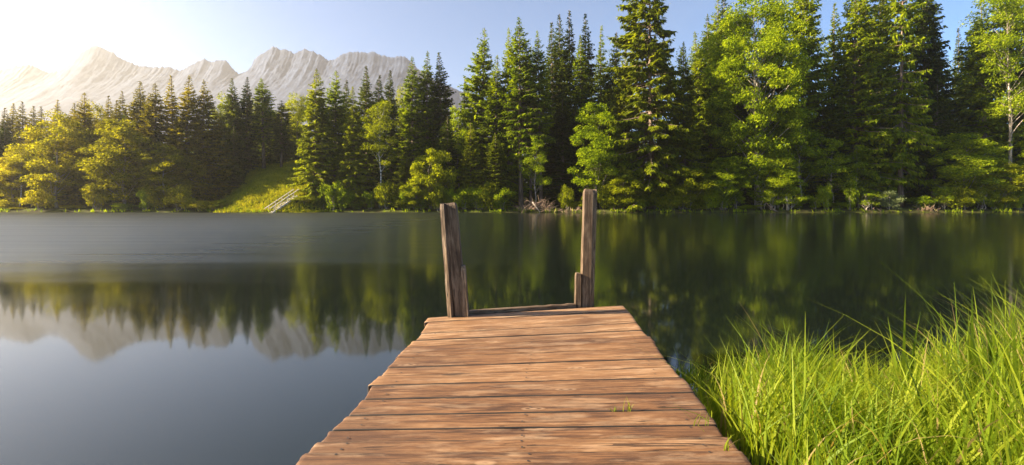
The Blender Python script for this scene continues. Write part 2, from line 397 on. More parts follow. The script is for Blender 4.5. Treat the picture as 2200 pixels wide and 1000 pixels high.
# ------------------------------------------------------------------ haze
HZ = MB(); x0, x1, y0, y1, z0, z1 = -1960, 440, -100, 1900, -9, 475
HZ.v = [(x0, y0, z0), (x1, y0, z0), (x1, y1, z0), (x0, y1, z0), (x0, y0, z1), (x1, y0, z1), (x1, y1, z1), (x0, y1, z1)]
HZ.f = [(3, 2, 1, 0), (4, 5, 6, 7), (0, 1, 5, 4), (1, 2, 6, 5), (2, 3, 7, 6), (3, 0, 4, 7)]
m, nt, out = new_mat('haze_air')
pv = N(nt, 'ShaderNodeVolumePrincipled'); pv.inputs['Color'].default_value = (1.0, 0.94, 0.84, 1)
pv.inputs['Density'].default_value = 0.00024; pv.inputs['Anisotropy'].default_value = 0.6
nt.links.new(pv.outputs[0], out.inputs['Volume'])
HAZE = True
if HAZE:
    tag(HZ.build('haze', m), 'pale sunlit haze in the air before the mountains', kind='stuff')

# ------------------------------------------------------------------ tree builders (each returns trunk mesh, crown mesh)
def spruce_parts(seed, H=26.0, Rr=3.6, z0=0.8, step=0.42, nb=(6, 9), droop=0.30, power=.74, drop=0.06, leaf=1.0, bare=0.0, dens=1.0, limbs=True, curtain=0.5):
    rng = np.random.default_rng(seed); rnd = random.Random(seed)
    tr = MB(); bow = [(rnd.uniform(-.12, .12), rnd.uniform(-.12, .12)) for _ in range(6)]
    pts = [(bow[i][0] * (i > 0), bow[i][1] * (i > 0), -0.6 + (H + 0.5) * i / 5) for i in range(6)]
    r0 = 0.0115 * H
    tr.tube(pts, [r0 * 1.25, r0 * .86, r0 * .66, r0 * .45, r0 * .24, 0.025], 7)
    Q = []; z = z0
    while z < H * 0.992:
        t = (z - z0) / (H - z0)
        prof = (1 - t) ** power * (0.72 + 0.28 * sst(0, 0.16, t)) * (1 - .35 * sst(.72, 1, t)) + 0.012; ts = .38 + .62 * min(1, (1 - t) * 3.2) ** .8
        n = rnd.randint(*nb) if t < .9 else 5
        ph = rnd.uniform(0, 6.28)
        for k in range(n):
            if rnd.random() < drop: continue
            az = ph + 6.283 * k / n + rnd.uniform(-.35, .35)
            L = Rr * prof * rnd.uniform(0.58, 1.20) * (1 + .22 * math.cos(az - seed) + .25 * noise.noise((math.cos(az) * .9 + seed, math.sin(az) * .9, z * .16)))
            zb = z + rnd.uniform(-.45, .45) * step / .42 * ts
            a = -droop * (1 - t) * 1.35 + 0.50 * t ** 1.5 + rnd.uniform(-.09, .09); b = 0.16 * (1 - t)
            dx, dy = math.cos(az), math.sin(az)
            f = lambda s: np.stack([dx * L * s, dy * L * s, zb + L * (a * s + b * s * s)], -1)
            if limbs and L > 0.8:
                p = f(np.array([0.0, .5, .92])); tr.tube([tuple(q) for q in p], [0.016 * L + .012, .011 * L + .008, .006], 3, False)
            ns = max(3, int(L / 0.125 * dens))
            s = rng.uniform(0.14 + bare, 1.0, ns)**0.8
            P = f(s)
            out_ = np.array([dx, dy, 0.0]); side = np.array([-dy, dx, 0.0])
            for sg in (-1, 1):
                ang = rng.uniform(.6, 1.15, ns)
                D = np.cos(ang)[:, None] * out_ + sg * np.sin(ang)[:, None] * side
                D[:, 2] += a + rng.uniform(-.55, .05, ns)
                LL = leaf * (0.24 + 0.30 * L * (1 - s) * rng.uniform(.5, 1.1, ns) + rng.uniform(0, .18, ns))
                LL = np.minimum(LL, 1.25) * ts
                up = np.array([0, 0, 1.0]) + rng.normal(0, .35, (ns, 3))
                Q.append(diamonds(P, D, LL, LL * rng.uniform(.32, .5, ns) + .03, up, .12))
            nh = int(ns * curtain)
            if nh > 0 and t < .93:
                s2 = rng.uniform(.2, .98, nh); P2 = f(s2) + rng.normal(0, .1, (nh, 3)) * min(1, L * .5)
                D2 = np.tile([0, 0, -1.0], (nh, 1)) + rng.normal(0, .28, (nh, 3)) + .35 * out_
                L2 = leaf * rng.uniform(.22, .58, nh) * ts
                Q.append(diamonds(P2, D2, L2, L2 * .36, rng.normal(0, 1, (nh, 3))))
            tip = f(np.array([1.0]))
            Q.append(diamonds(tip - .1 * out_, (out_ + np.array([0, 0, a + b]))[None], np.array([.34 * leaf * ts]), np.array([.13 * leaf * ts]), np.array([[0, 0, 1.0]]) + rng.normal(0, .3, (1, 3))))
        z += step * rnd.uniform(.75, 1.25) * (1 - .45 * t)
    # leader
    tp = np.tile([0, 0, H * .985], (9, 1)).astype(float); tp[:, 2] += rng.uniform(-.7, .1, 9)
    Q.append(diamonds(tp, rng.normal(0, .25, (9, 3)) + [0, 0, 1], np.full(9, .4), np.full(9, .08), rng.normal(0, 1, (9, 3))))
    return tr.mesh('trunk', True), quads_mesh('crown', np.concatenate(Q))

def broad_parts(seed, H=18.0, Rr=5.0, z0=2.5, nclump=70, leaves=130, lsize=0.30, trunk_r=0.22, forks=5, shape=1.0, wind=0.5, lean=(0, 0), shell=0.55, clump_r=1.0, flat=0.55, bare_in=0.0, multi=1):
    lsize *= .82; leaves = int(leaves * 1.35)
    rng = np.random.default_rng(seed); rnd = random.Random(seed)
    tr = MB(); C = []
    hc = (H + z0) / 2; hh = (H - z0) / 2
    while len(C) < nclump:
        v = rng.normal(0, 1, 3); v /= np.linalg.norm(v)
        r = rng.uniform(shell, 1.0) if rng.random() < .8 else rng.uniform(.2, shell)
        if bare_in and r < bare_in: continue
        zz = v[2] * r
        w = 1.0 - 0.35 * shape * max(0, zz) ** 1.2 - 0.12 * max(0, -zz)
        w *= 1 + .28 * noise.noise((v[0] * 1.6 + seed, v[1] * 1.6, v[2] * 2.0))
        C.append((v[0] * r * Rr * w + lean[0] * (zz + 1) / 2, v[1] * r * Rr * w + lean[1] * (zz + 1) / 2, hc + zz * hh * rng.uniform(.92, 1.0)))
    C = np.array(C)
    stems = []
    for q in range(multi):
        bx, by = (rnd.uniform(-.5, .5) * (multi > 1), rnd.uniform(-.4, .4) * (multi > 1))
        tx, ty = bx * 3 + lean[0] * .6, by * 2 + lean[1] * .6
        ht = H * (.80 if multi == 1 else rnd.uniform(.55, .8))
        P = [Vector((bx + (tx - bx) * u + .25 * rnd.uniform(-1, 1) * (0 < u < 1), by + (ty - by) * u + .25 * rnd.uniform(-1, 1) * (0 < u < 1), -.5 + (ht + .5) * u)) for u in (0, .2, .4, .6, .8, 1)]
        rr_ = [trunk_r * k_ for k_ in (1.25, .95, .75, .55, .33, .08)]
        tr.tube(P, rr_, 7); stems.append(P)
    for i, c in enumerate(C):
        if i % max(1, nclump // (forks * 9)) and nclump > forks * 9: continue
        P = rnd.choice(stems); zt = max(z0 * .45, c[2] - np.hypot(c[0], c[1]) * rnd.uniform(.5, 1.0) - .3)
        u = min(.97, max(.12, zt / (P[-1].z))); k = int(u * 5); fr = u * 5 - k
        s0 = P[k].lerp(P[min(5, k + 1)], fr); e = Vector(c)
        m1 = s0.lerp(e, .35) + Vector((rnd.uniform(-.25, .25), rnd.uniform(-.25, .25), .1)); m2 = s0.lerp(e, .7) + Vector((rnd.uniform(-.3, .3), rnd.uniform(-.3, .3), .25))
        rb = trunk_r * rnd.uniform(.16, .34) * (1.1 - u * .6)
        tr.tube([s0, m1, m2, e], [rb, rb * .72, rb * .45, .012], 4, False)
    n = leaves
    Q = []
    for c in C:
        rc = clump_r * rng.uniform(.7, 1.35)
        off = norm(rng.normal(0, 1, (n, 3))) * rng.uniform(.15, 1, (n, 1)) ** .5 * rc * np.array([1.15, 1.15, flat])
        P = c + off
        P[:, 2] -= (off[:, 0] ** 2 + off[:, 1] ** 2) * .13
        out_ = norm(off + 1e-6)
        D = out_ * .6 + rng.normal(0, .55, (n, 3)) + np.array([wind, 0, -.35])
        L = lsize * rng.uniform(.6, 1.45, n)
        up = np.array([0, 0, 1.0]) + rng.normal(0, .75, (n, 3))
        Q.append(diamonds(P, D, L, L * rng.uniform(.42, .66, n), up, .1))
    Q = np.concatenate(Q); Q = Q[Q[:, :, 2].min(1) > .05]
    return tr.mesh('trunk', True), quads_mesh('crown', Q)

VAR = {}
def variant(key, parts, h, r, leafmat, barkmat):
    t, c = parts; t.materials.append(M[barkmat]); c.materials.append(M[leafmat]); VAR[key] = (t, c, h, r)
variant('S1', spruce_parts(11), 26, 3.6, 'spruce', 'bark')
variant('S1b', spruce_parts(12, droop=.36, power=.70, drop=.12), 26, 3.6, 'spruce', 'bark')
variant('S2', spruce_parts(13, Rr=2.7, power=.74, droop=.34, nb=(5, 8), drop=.05), 26, 2.7, 'spruce', 'bark')
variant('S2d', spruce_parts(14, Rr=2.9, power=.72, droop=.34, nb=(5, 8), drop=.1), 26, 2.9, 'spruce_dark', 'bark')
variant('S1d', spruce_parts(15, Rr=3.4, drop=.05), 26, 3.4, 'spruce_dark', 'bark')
variant('S1c', spruce_parts(21, Rr=3.9, power=.66, droop=.42, drop=.18, curtain=.8), 26, 3.7, 'spruce', 'bark')
variant('S2c', spruce_parts(22, Rr=2.9, power=.85, droop=.24, drop=.16, nb=(5, 8)), 26, 2.7, 'spruce', 'bark')
variant('S3', spruce_parts(16, Rr=3.2, z0=8.5, power=.7, droop=.30, drop=.15, nb=(5, 8)), 26, 3.2, 'spruce', 'bark')
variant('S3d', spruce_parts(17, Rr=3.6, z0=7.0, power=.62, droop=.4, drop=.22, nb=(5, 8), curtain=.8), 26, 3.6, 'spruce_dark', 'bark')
variant('S4', spruce_parts(18, H=30, Rr=6.2, z0=2.5, step=.58, power=.66, droop=.42, drop=.16, nb=(5, 8), leaf=1.2, bare=.12, curtain=.9), 30, 6.2, 'fir', 'bark')
variant('S5', spruce_parts(19, H=26, Rr=4.6, z0=.6, step=.5, power=.8, droop=.45, drop=.16, leaf=1.15, curtain=.9), 26, 4.6, 'fir', 'bark')
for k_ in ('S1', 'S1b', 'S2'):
    t_, c_, h_, r_ = VAR[k_]; c2 = c_.copy(); c2.materials[0] = M['spruce_painted_glow']; VAR[k_ + 'o'] = (t_, c2, h_, r_)  # left forest copies with the sun glow in their needle colour
variant('S6', spruce_parts(23, Rr=4.2, z0=3.0, power=.6, droop=.42, drop=.42, nb=(5, 8), curtain=1.0, leaf=1.1), 26, 4.2, 'spruce', 'bark')
variant('D1', broad_parts(31, 18, 4.6, .8, 95, 150, .34, shape=.9, wind=-.5), 18, 4.6, 'leaf_yellow', 'bark_pale')
variant('D2', broad_parts(32, 16, 5.0, .6, 110, 150, .36, shape=1.2, wind=-.9, flat=.5), 16, 5.0, 'leaf', 'bark_pale')
variant('D3', broad_parts(33, 34, 8.6, 3.0, 260, 170, .46, trunk_r=.42, forks=8, shape=.5, wind=-.9, clump_r=1.35, multi=3, bare_in=.45, shell=.6, lean=(-1.2, 0)), 34, 8.6, 'leaf', 'bark_pale')
variant('B1', broad_parts(34, 20, 3.4, 6.0, 62, 130, .26, trunk_r=.15, shape=.7, wind=-.5, clump_r=.85), 20, 3.4, 'leaf_yellow', 'birch')
variant('B2', broad_parts(35, 28, 5.2, 7.0, 105, 140, .32, trunk_r=.24, shape=.6, wind=-.9, clump_r=1.1), 28, 5.2, 'leaf', 'bark_pale')
variant('D4', broad_parts(36, 14, 3.2, 2.5, 42, 110, .30, trunk_r=.12, shape=.8, wind=-.5, clump_r=.85), 14, 3.2, 'leaf', 'bark_pale')
variant('W1', broad_parts(37, 9, 3.6, .3, 64, 150, .34, trunk_r=.10, shape=.9, wind=-1.1, multi=3, clump_r=.85), 9, 3.6, 'leaf_yellow', 'bark_pale')
variant('K1', broad_parts(41, 3.0, 2.2, .15, 34, 110, .24, trunk_r=.05, multi=4, clump_r=.6, wind=-.3), 3.0, 2.2, 'leaf', 'bark_pale')
variant('K2', broad_parts(42, 2.4, 2.0, .1, 28, 110, .22, trunk_r=.04, multi=4, clump_r=.55, wind=-.3), 2.4, 2.0, 'leaf_yellow', 'bark_pale')
variant('K3', broad_parts(43, 3.0, 2.0, .15, 34, 120, .17, trunk_r=.05, multi=4, clump_r=.5, wind=-.2), 3.0, 2.0, 'leaf_pale', 'bark_pale')
variant('K4', broad_parts(44, 5.5, 2.0, .8, 26, 70, .24, trunk_r=.07, multi=5, clump_r=.6, wind=-.3), 5.5, 2.0, 'leaf', 'bark_pale')

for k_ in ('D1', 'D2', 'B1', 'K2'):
    t_, c_, h_, r_ = VAR[k_]; c2 = c_.copy(); c2.materials[0] = M['leaf_painted_glow']; VAR[k_ + 'o'] = (t_, c2, h_, r_)  # left shore copies with the sun glow in their leaf colour
rt = random.Random(5)
KINDS = {'S': ('spruce_tree', 'spruce'), 'D': ('broadleaf_tree', 'tree'), 'B': ('birch_tree', 'birch'), 'W': ('willow_tree', 'willow'), 'K': ('shore_bush', 'bush')}
def plant(key, px, top, Y, rad, label, group=None, name=None, cat=None):
    if key in ('S1', 'S2') and not label.startswith('small spruce top'): key = rt.choice(('S1', 'S1b', 'S1c') if key == 'S1' else ('S2', 'S2c'))
    t, c, h, r = VAR[key]
    if key[0] == 'S': rad *= (1.7 if key == 'S2d' else 1.5) if key in ('S1', 'S1b', 'S1c', 'S1d', 'S2', 'S2c', 'S2d', 'S1o', 'S1bo', 'S2o') else 1.12
    x = X_at(px, Y); zb = ground(x, Y); H = Z_at(top, Y) - zb
    nm, ct = KINDS[key[0]]
    root = empty(name or nm, (x, Y, zb - .05), rt.uniform(-.5, .5) if key[0] in 'DWB' else rt.uniform(0, 6.28))
    root.rotation_euler.x = R(rt.uniform(-1.6, 1.6)); root.rotation_euler.y = R(rt.uniform(-1.6, 1.6))
    root.scale = (rad / r, rad / r, H / h)
    tag(root, label, cat or ct, group)
    link('trunk' if key[0] != 'K' else 'stem', t, None, root)
    link('crown' if key[0] != 'K' else 'foliage', c, None, root)
    return root

# --- far left forest
GL = 'small spruces at the back of the far left forest'
for px, top in ((-12, 236), (4, 230), (24, 220), (46, 217), (68, 226), (92, 229), (118, 212), (150, 220), (232, 205), (250, 215), (266, 196), (316, 205), (-40, 226), (-70, 235)):
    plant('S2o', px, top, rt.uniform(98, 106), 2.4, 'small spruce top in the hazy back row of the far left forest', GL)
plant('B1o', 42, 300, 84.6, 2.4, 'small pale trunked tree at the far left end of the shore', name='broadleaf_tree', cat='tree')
plant('D2o', 28, 318, 85.6, 3.6, 'low round glow painted tree at the far left shore beside the small pale trunked tree')
plant('D1o', 412, 330, 89, 3.0, 'tree with glow painted gold leaves at the corner where the forest meets the grassy bank')
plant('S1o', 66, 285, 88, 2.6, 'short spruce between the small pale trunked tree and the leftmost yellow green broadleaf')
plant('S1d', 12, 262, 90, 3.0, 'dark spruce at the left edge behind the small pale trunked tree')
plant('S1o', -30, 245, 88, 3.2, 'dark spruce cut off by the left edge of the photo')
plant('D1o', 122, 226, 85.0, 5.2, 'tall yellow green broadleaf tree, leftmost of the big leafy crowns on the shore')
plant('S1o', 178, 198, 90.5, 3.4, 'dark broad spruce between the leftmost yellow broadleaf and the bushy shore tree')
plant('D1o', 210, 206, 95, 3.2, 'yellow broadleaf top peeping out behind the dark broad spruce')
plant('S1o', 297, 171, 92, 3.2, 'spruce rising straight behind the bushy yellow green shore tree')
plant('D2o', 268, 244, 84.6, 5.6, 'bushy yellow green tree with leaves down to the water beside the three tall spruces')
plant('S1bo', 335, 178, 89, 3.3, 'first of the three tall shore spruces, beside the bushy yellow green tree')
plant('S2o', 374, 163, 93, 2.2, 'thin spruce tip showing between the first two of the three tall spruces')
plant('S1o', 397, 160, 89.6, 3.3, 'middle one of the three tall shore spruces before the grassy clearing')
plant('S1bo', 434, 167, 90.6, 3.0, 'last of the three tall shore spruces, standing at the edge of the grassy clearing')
# --- round the clearing
plant('D1', 487, 188, 101, 3.6, 'yellow leafed tree top behind the shaded spruces of the clearing', None)
plant('S1d', 470, 225, 94.5, 2.8, 'dark shaded spruce next to the three tall spruces, nearest the grassy bank')
plant('S1d', 507, 168, 101, 2.6, 'shaded spruce with the left of two close pointed tops above the clearing')
plant('S1d', 527, 165, 103, 2.4, 'shaded spruce with the right of two close pointed tops above the clearing')
plant('S1d', 498, 270, 97, 2.4, 'low dark spruce in front of the two close pointed tops')
plant('D1', 549, 205, 112, 3.4, 'yellow crown glowing between the shaded spruces and the trunk on the lit meadow')
plant('S3', 567, 168, 104, 3.4, 'spruce with a bare sunlit trunk standing on the lit top of the meadow')
plant('S3d', 604, 214, 103, 2.9, 'short dark spruce on a thin trunk beside the lit meadow and the great spruce')
plant('D1', 640, 193, 110, 4.0, 'pale yellow broadleaf top showing between the short dark spruce and the great spruce')
plant('S1d', 585, 238, 113, 3.0, 'dark spruce far behind the bare sunlit trunk on the meadow')
plant('S1d', 555, 245, 116, 3.0, 'dark spruce in the shade just left behind the bare sunlit trunk')
plant('S1d', 622, 240, 114, 3.0, 'dark spruce behind the short dark spruce on the thin trunk')
plant('D1', 585, 228, 122, 4.0, 'soft yellow leafed crown far behind the lit meadow')
# --- great spruce to birch
plant('S5', 676, 144, 85.2, 4.6, 'great dense spruce hanging over the timber stairs by the water')
plant('S1', 719, 148, 88.5, 3.0, 'slender spruce close behind the great spruce, away from the stairs')
plant('S5', 762, 184, 86, 3.4, 'drooping spruce on the shore between the slender spruce and the white birch')
plant('S2d', 741, 170, 100, 2.2, 'thin dark spruce top between the slender spruce and the drooping spruce')
plant('S2d', 788, 138, 97, 2.4, 'dark pointed spruce top directly left of the white birch')
plant('S2d', 809, 158, 101, 2.4, 'lower dark spruce top directly above the white birch')
plant('B1', 815, 202, 84.8, 3.6, 'yellow leafed birch with a thin white trunk on the shore')
plant('S1d', 836, 150, 95, 2.6, 'dark spruce standing behind the right side of the white birch')
plant('D1', 862, 172, 103, 2.6, 'small yellow broadleaf top wedged between dark spruces past the white birch')
plant('S1', 888, 118, 92, 3.2, 'left spruce of the close trio above the round willows')
plant('S1', 916, 106, 93, 3.0, 'middle spruce of the close trio above the round willows')
plant('S1d', 954, 112, 95, 3.2, 'right and darkest spruce of the close trio above the round willows')
plant('S5', 872, 330, 85, 2.8, 'young light green spruce on the shore right after the white birch')
plant('W1', 930, 298, 84.6, 3.9, 'pale windblown willow just behind the shorter dock post')
plant('W1', 893, 372, 83.8, 2.6, 'low round willow in front of the young light green spruce')
plant('D4', 985, 212, 91, 3.2, 'leafy green tree between the close trio and the steeple shaped spruce')
plant('S3d', 962, 250, 88, 2.8, 'dark bare stemmed spruce behind the pale windblown willow')
plant('S1', 1030, 60, 93, 3.7, 'steeple shaped spruce standing clear against the sky midway between the dock posts')
plant('S2', 1000, 168, 97, 2.5, 'small spruce at the left foot of the steeple shaped spruce')
plant('S1', 1062, 118, 90, 3.2, 'shorter spruce at the right foot of the steeple shaped spruce')
plant('S5', 1068, 285, 84.8, 3.6, 'low spreading green spruce over the water left of the brush pile')
# --- trunks behind the brush pile
plant('S1', 1092, 58, 91, 3.0, 'left half of the twin topped tall spruce above the brush pile')
plant('S3', 1119, 35, 87.5, 3.9, 'tallest spruce above the brush pile, with a long bare orange trunk')
plant('S3', 1140, 95, 90, 2.6, 'thin spruce on a bare trunk right beside the tallest spruce of the brush pile')
plant('S3', 1163, 62, 88.6, 2.8, 'spruce with the rightmost long bare trunk above the brush pile')
plant('S2d', 1188, 48, 97, 2.7, 'dark spruce beside the rightmost bare trunk above the brush pile')
plant('S2d', 1206, 24, 102, 2.7, 'dark spruce, left of the three high black green tops near the gap of sky')
plant('S2d', 1228, 20, 104, 2.7, 'dark spruce, middle of the three high black green tops near the gap of sky')
plant('S2d', 1260, 24, 103, 2.8, 'dark spruce, right of the three high black green tops near the gap of sky')
plant('S2', 1248, 72, 95, 2.8, 'lighter spruce in front of the three high black green tops')
plant('S2', 1290, 56, 99, 2.6, 'spruce between the three high black green tops and the giant fir')
plant('S2d', 1316, 70, 100, 2.6, 'dark spruce pressed behind the left side of the giant fir')
plant('S1d', 1205, 210, 91, 3.4, 'broad shaded spruce in the dark hollow behind the brush pile')
plant('S1d', 1240, 230, 93, 3.2, 'shaded spruce in the dark hollow behind the round green willow')
plant('D4', 1150, 282, 84.9, 2.6, 'small light green tree with thin leaves growing beside the brush pile')
# --- round willow, giant fir and big leafy tree
plant('D2', 1280, 205, 85.2, 5.2, 'round green willow leaning behind the taller dock post')
plant('S4', 1400, -110, 86, 8.6, 'giant open fir with a pale sunlit trunk, tallest in the middle of the shore')
plant('S5', 1335, 95, 88.5, 4.2, 'shaggy fir growing into the left side of the giant open fir')
plant('S5', 1470, 85, 90, 4.4, 'shaggy fir growing behind the right side of the giant open fir')
plant('S1', 1532, 28, 95, 3.4, 'spruce top between the giant open fir and the great leafy tree')
plant('S1', 1503, 62, 96, 3.4, 'spruce top leaning against the far side of the giant open fir')
plant('S1d', 1566, -25, 97, 3.8, 'dark spruce top half hidden by the near edge of the great leafy tree')
plant('S1d', 1868, -20, 99, 4.0, 'dark spruce filling the space close behind the bright green tall spruce')
plant('S1', 1548, -8, 100, 3.6, 'spruce with its top just cut by the picture edge, left of the great leafy tree')
plant('W1', 1345, 352, 83.9, 3.6, 'low green willow at the foot of the giant open fir')
plant('W1', 1480, 345, 84.2, 3.8, 'low green willow between the giant fir and the great leafy tree')
plant('D3', 1628, -45, 86.2, 8.4, 'great leafy tree with many pale bare branches showing inside its windblown crown')
plant('S1d', 1585, 40, 94, 4.0, 'dark spruce hidden behind the near side of the great leafy tree')
plant('S1', 1722, -120, 92, 4.2, 'tall spruce closely behind the right side of the great leafy tree')
plant('S1d', 1660, -40, 98, 4.0, 'dark spruce hidden behind the middle of the great leafy tree')
plant('D4', 1720, 215, 86.6, 4.8, 'dense green leafy tree on the shore below the right side of the great leafy tree')
plant('D2', 1560, 330, 84.6, 3.8, 'bushy leafy tree at the water under the left side of the great leafy tree')
plant('K4', 1642, 368, 84, 2.6, 'thin leafy shrub under the pale trunk of the great leafy tree')
plant('S5', 1012, 262, 86, 3.2, 'young spruce on the shore between the pale windblown willow and low spreading spruce')
plant('D1o', 352, 300, 85, 4.4, 'glow painted leafy tree at the water under the first two of the three tall spruces')
plant('D2', 1672, 318, 84.6, 4.0, 'bushy leafy tree at the water under the far side of the great leafy tree')
plant('S5', 1430, 250, 85.2, 3.6, 'young shaggy fir at the water just right of the giant fir trunk')
plant('D4', 1790, 285, 85.6, 3.4, 'dim leafy tree at the water between the great leafy tree and the twiggy shore tree')
# --- dark right side
plant('S2', 1793, 4, 95, 3.2, 'slim spruce in the gap of sky right of the great leafy tree')
plant('S1', 1838, -90, 90, 4.4, 'bright green tall spruce between the gap of sky and the tall bare trunked spruce')
plant('S6', 1936, -130, 87.5, 5.0, 'tall spruce with a long dark bare trunk standing above the pale round bush')
plant('S1d', 1985, -110, 94, 4.4, 'very dark tall spruce right of the tall bare trunked spruce')
plant('S1d', 1895, -80, 97, 4.2, 'dark spruce filling the space left behind the tall bare trunked spruce')
plant('S2d', 2020, 45, 98, 3.0, 'dark spruce falling away to the last gap of sky on the far side')
plant('S2d', 2062, 60, 128, 2.6, 'left one of two distant spruce tops in the last gap of sky')
plant('S2d', 2082, 46, 135, 2.6, 'right one of two distant spruce tops in the last gap of sky')
plant('S1', 2118, -14, 90, 4.6, 'yellow green spruce left behind the birch at the picture edge')
plant('S1d', 2165, -100, 95, 4.4, 'dark spruce behind the birch at the picture edge')
plant('B2', 2178, -70, 85.8, 6.4, 'birch with a pale orange trunk and windblown crown at the right picture edge')
plant('D4', 1845, 300, 86, 3.2, 'thin twiggy shore tree left of the pale round bush')
plant('S1d', 1770, 190, 89, 3.6, 'shaded spruce behind the thin twiggy shore tree')
plant('S3d', 1868, 150, 91, 3.4, 'bare stemmed shaded spruce left of the tall bare trunked spruce')
plant('S3d', 2005, 170, 91, 3.4, 'bare stemmed shaded spruce right of the tall bare trunked spruce')
plant('D2', 2075, 275, 86.2, 6.2, 'wide leafy tree spreading left from under the birch at the picture edge')
plant('W1', 2150, 335, 84.4, 4.4, 'low windblown willow under the trunk of the right edge birch')
plant('S1', 2240, -90, 90, 4.4, 'spruce mostly outside the right edge of the photo')
plant('D2', 2235, 250, 86, 5.0, 'leafy tree cut by the right edge of the photo')
# --- bushes by the water
plant('K3', 1916, 408, 83.6, 2.5, 'pale grey green round bush at the water below the tall bare trunked spruce')
plant('K2', 2055, 402, 83.8, 3.3, 'bright yellow green bush at the water below the wide leafy tree')
plant('K1', 1980, 420, 84, 2.2, 'dark green bush between the pale round bush and the bright yellow green bush')
plant('K2', 478, 428, 83.2, 1.5, 'bright low bush at the left end of the grassy bank')
plant('K2', 655, 420, 82.9, 2.2, 'bright low bush at the foot of the timber stairs')
BG = {'left': ('low leafy bush at the water under the far left forest', 'shore bushes under the far left forest'),
      'mid': ('low leafy bush at the water between the timber stairs and the brush pile', 'shore bushes between the stairs and the brush pile'),
      'fir': ('low leafy bush at the water under the giant fir and round willow', 'shore bushes under the giant fir'),
      'right': ('low leafy bush at the water under the dark forest and great leafy tree', 'shore bushes under the great leafy tree')}
for zone, xs_, keys in (('left', [8, 40, 92, 150, 210, 262, 310, 345, 392, 440, 456], ('K2o', 'K1', 'K2o')),
                        ('mid', [690, 716, 742, 768, 800, 832, 858, 884, 912, 944, 972, 1000, 1026, 1052, 1082], ('K1', 'K2', 'K1')),
                        ('fir', [1216, 1240, 1266, 1296, 1322, 1352, 1380, 1412, 1440, 1470, 1500], ('K2', 'K1', 'K2')),
                        ('right', [1530, 1556, 1582, 1612, 1650, 1690, 1720, 1746, 1772, 1800, 1830, 1866, 2020, 2100, 2130, 2164, 2196], ('K1', 'K1', 'K4'))):
    for px in xs_:
        k = rt.choice(keys)
        plant(k, px + rt.uniform(-6, 6), rt.choice((rt.uniform(385, 415), rt.uniform(418, 446))) if k != 'K4' else rt.uniform(385, 405), rt.uniform(82.6, 84.4), rt.uniform(1.3, 2.4), BG[zone][0], BG[zone][1])

# --- deep forest that reads as one dark mass
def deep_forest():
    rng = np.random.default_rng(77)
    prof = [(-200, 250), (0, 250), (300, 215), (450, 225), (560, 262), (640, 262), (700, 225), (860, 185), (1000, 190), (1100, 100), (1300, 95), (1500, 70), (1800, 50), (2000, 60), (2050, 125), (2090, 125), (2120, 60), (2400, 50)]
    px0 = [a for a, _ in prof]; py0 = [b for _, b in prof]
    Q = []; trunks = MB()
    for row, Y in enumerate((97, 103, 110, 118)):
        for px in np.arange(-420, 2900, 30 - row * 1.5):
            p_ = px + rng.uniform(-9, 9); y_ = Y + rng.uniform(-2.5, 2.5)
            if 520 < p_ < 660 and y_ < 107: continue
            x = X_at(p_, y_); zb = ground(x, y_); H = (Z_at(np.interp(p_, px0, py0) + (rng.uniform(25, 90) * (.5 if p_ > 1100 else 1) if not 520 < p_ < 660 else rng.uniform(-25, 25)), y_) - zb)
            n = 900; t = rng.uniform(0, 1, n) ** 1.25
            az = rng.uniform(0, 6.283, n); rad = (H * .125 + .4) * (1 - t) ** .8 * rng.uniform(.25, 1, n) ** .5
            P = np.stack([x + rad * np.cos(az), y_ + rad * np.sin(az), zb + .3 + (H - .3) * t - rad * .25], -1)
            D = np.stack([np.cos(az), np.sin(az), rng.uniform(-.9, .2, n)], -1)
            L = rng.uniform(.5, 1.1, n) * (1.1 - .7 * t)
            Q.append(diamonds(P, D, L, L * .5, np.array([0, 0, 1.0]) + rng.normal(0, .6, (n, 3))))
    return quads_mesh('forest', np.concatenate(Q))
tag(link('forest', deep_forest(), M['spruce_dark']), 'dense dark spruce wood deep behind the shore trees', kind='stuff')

# ------------------------------------------------------------------ grass on the clearing and along the shore
def tufts(pts, rng, h=(.25, .6), w=.06, n=5, wind=-.25):
    pts = np.repeat(np.array(pts), n, 0); k = len(pts)
    pts = pts + rng.normal(0, .12, (k, 3)) * [1, 1, 0]
    D = rng.normal(0, .35, (k, 3)); D[:, 2] = 1; D[:, 0] += wind * rng.uniform(0, 1, k)
    L = rng.uniform(*h, k)
    return diamonds(pts, D, L, L * .12 + w, rng.normal(0, 1, (k, 3)))
rng = np.random.default_rng(9); pts = []
while len(pts) < 15000:
    Y = rng.uniform(79, 108); px = rng.uniform(440, 700)
    x = X_at(px, Y)
    if clearing(x, Y) > rng.uniform(0, .6): pts.append((x, Y, ground(x, Y) - .05))
tag(link('grass', quads_mesh('grass', tufts(pts, rng, (.2, .55), .05, 4)), M['meadow']), 'sunlit meadow grass on the steep bank by the stairs', 'grass', kind='stuff')
pts = []
for px in np.arange(-40, 2260, 1.6):
    x = X_at(px, 82); y = shore_y(x) + abs(rng.normal(0, .5)) + .05
    if rng.random() < .12 + .75 * (noise.noise((x * .25, 0, 5)) > .12): pts.append((x, y, ground(x, y) - .05))
tag(link('grass', quads_mesh('grass', tufts(pts, rng, (.2, .8), .04, 4)), M['leaf']), 'fringe of shore grass along the far water edge', 'grass', kind='stuff')

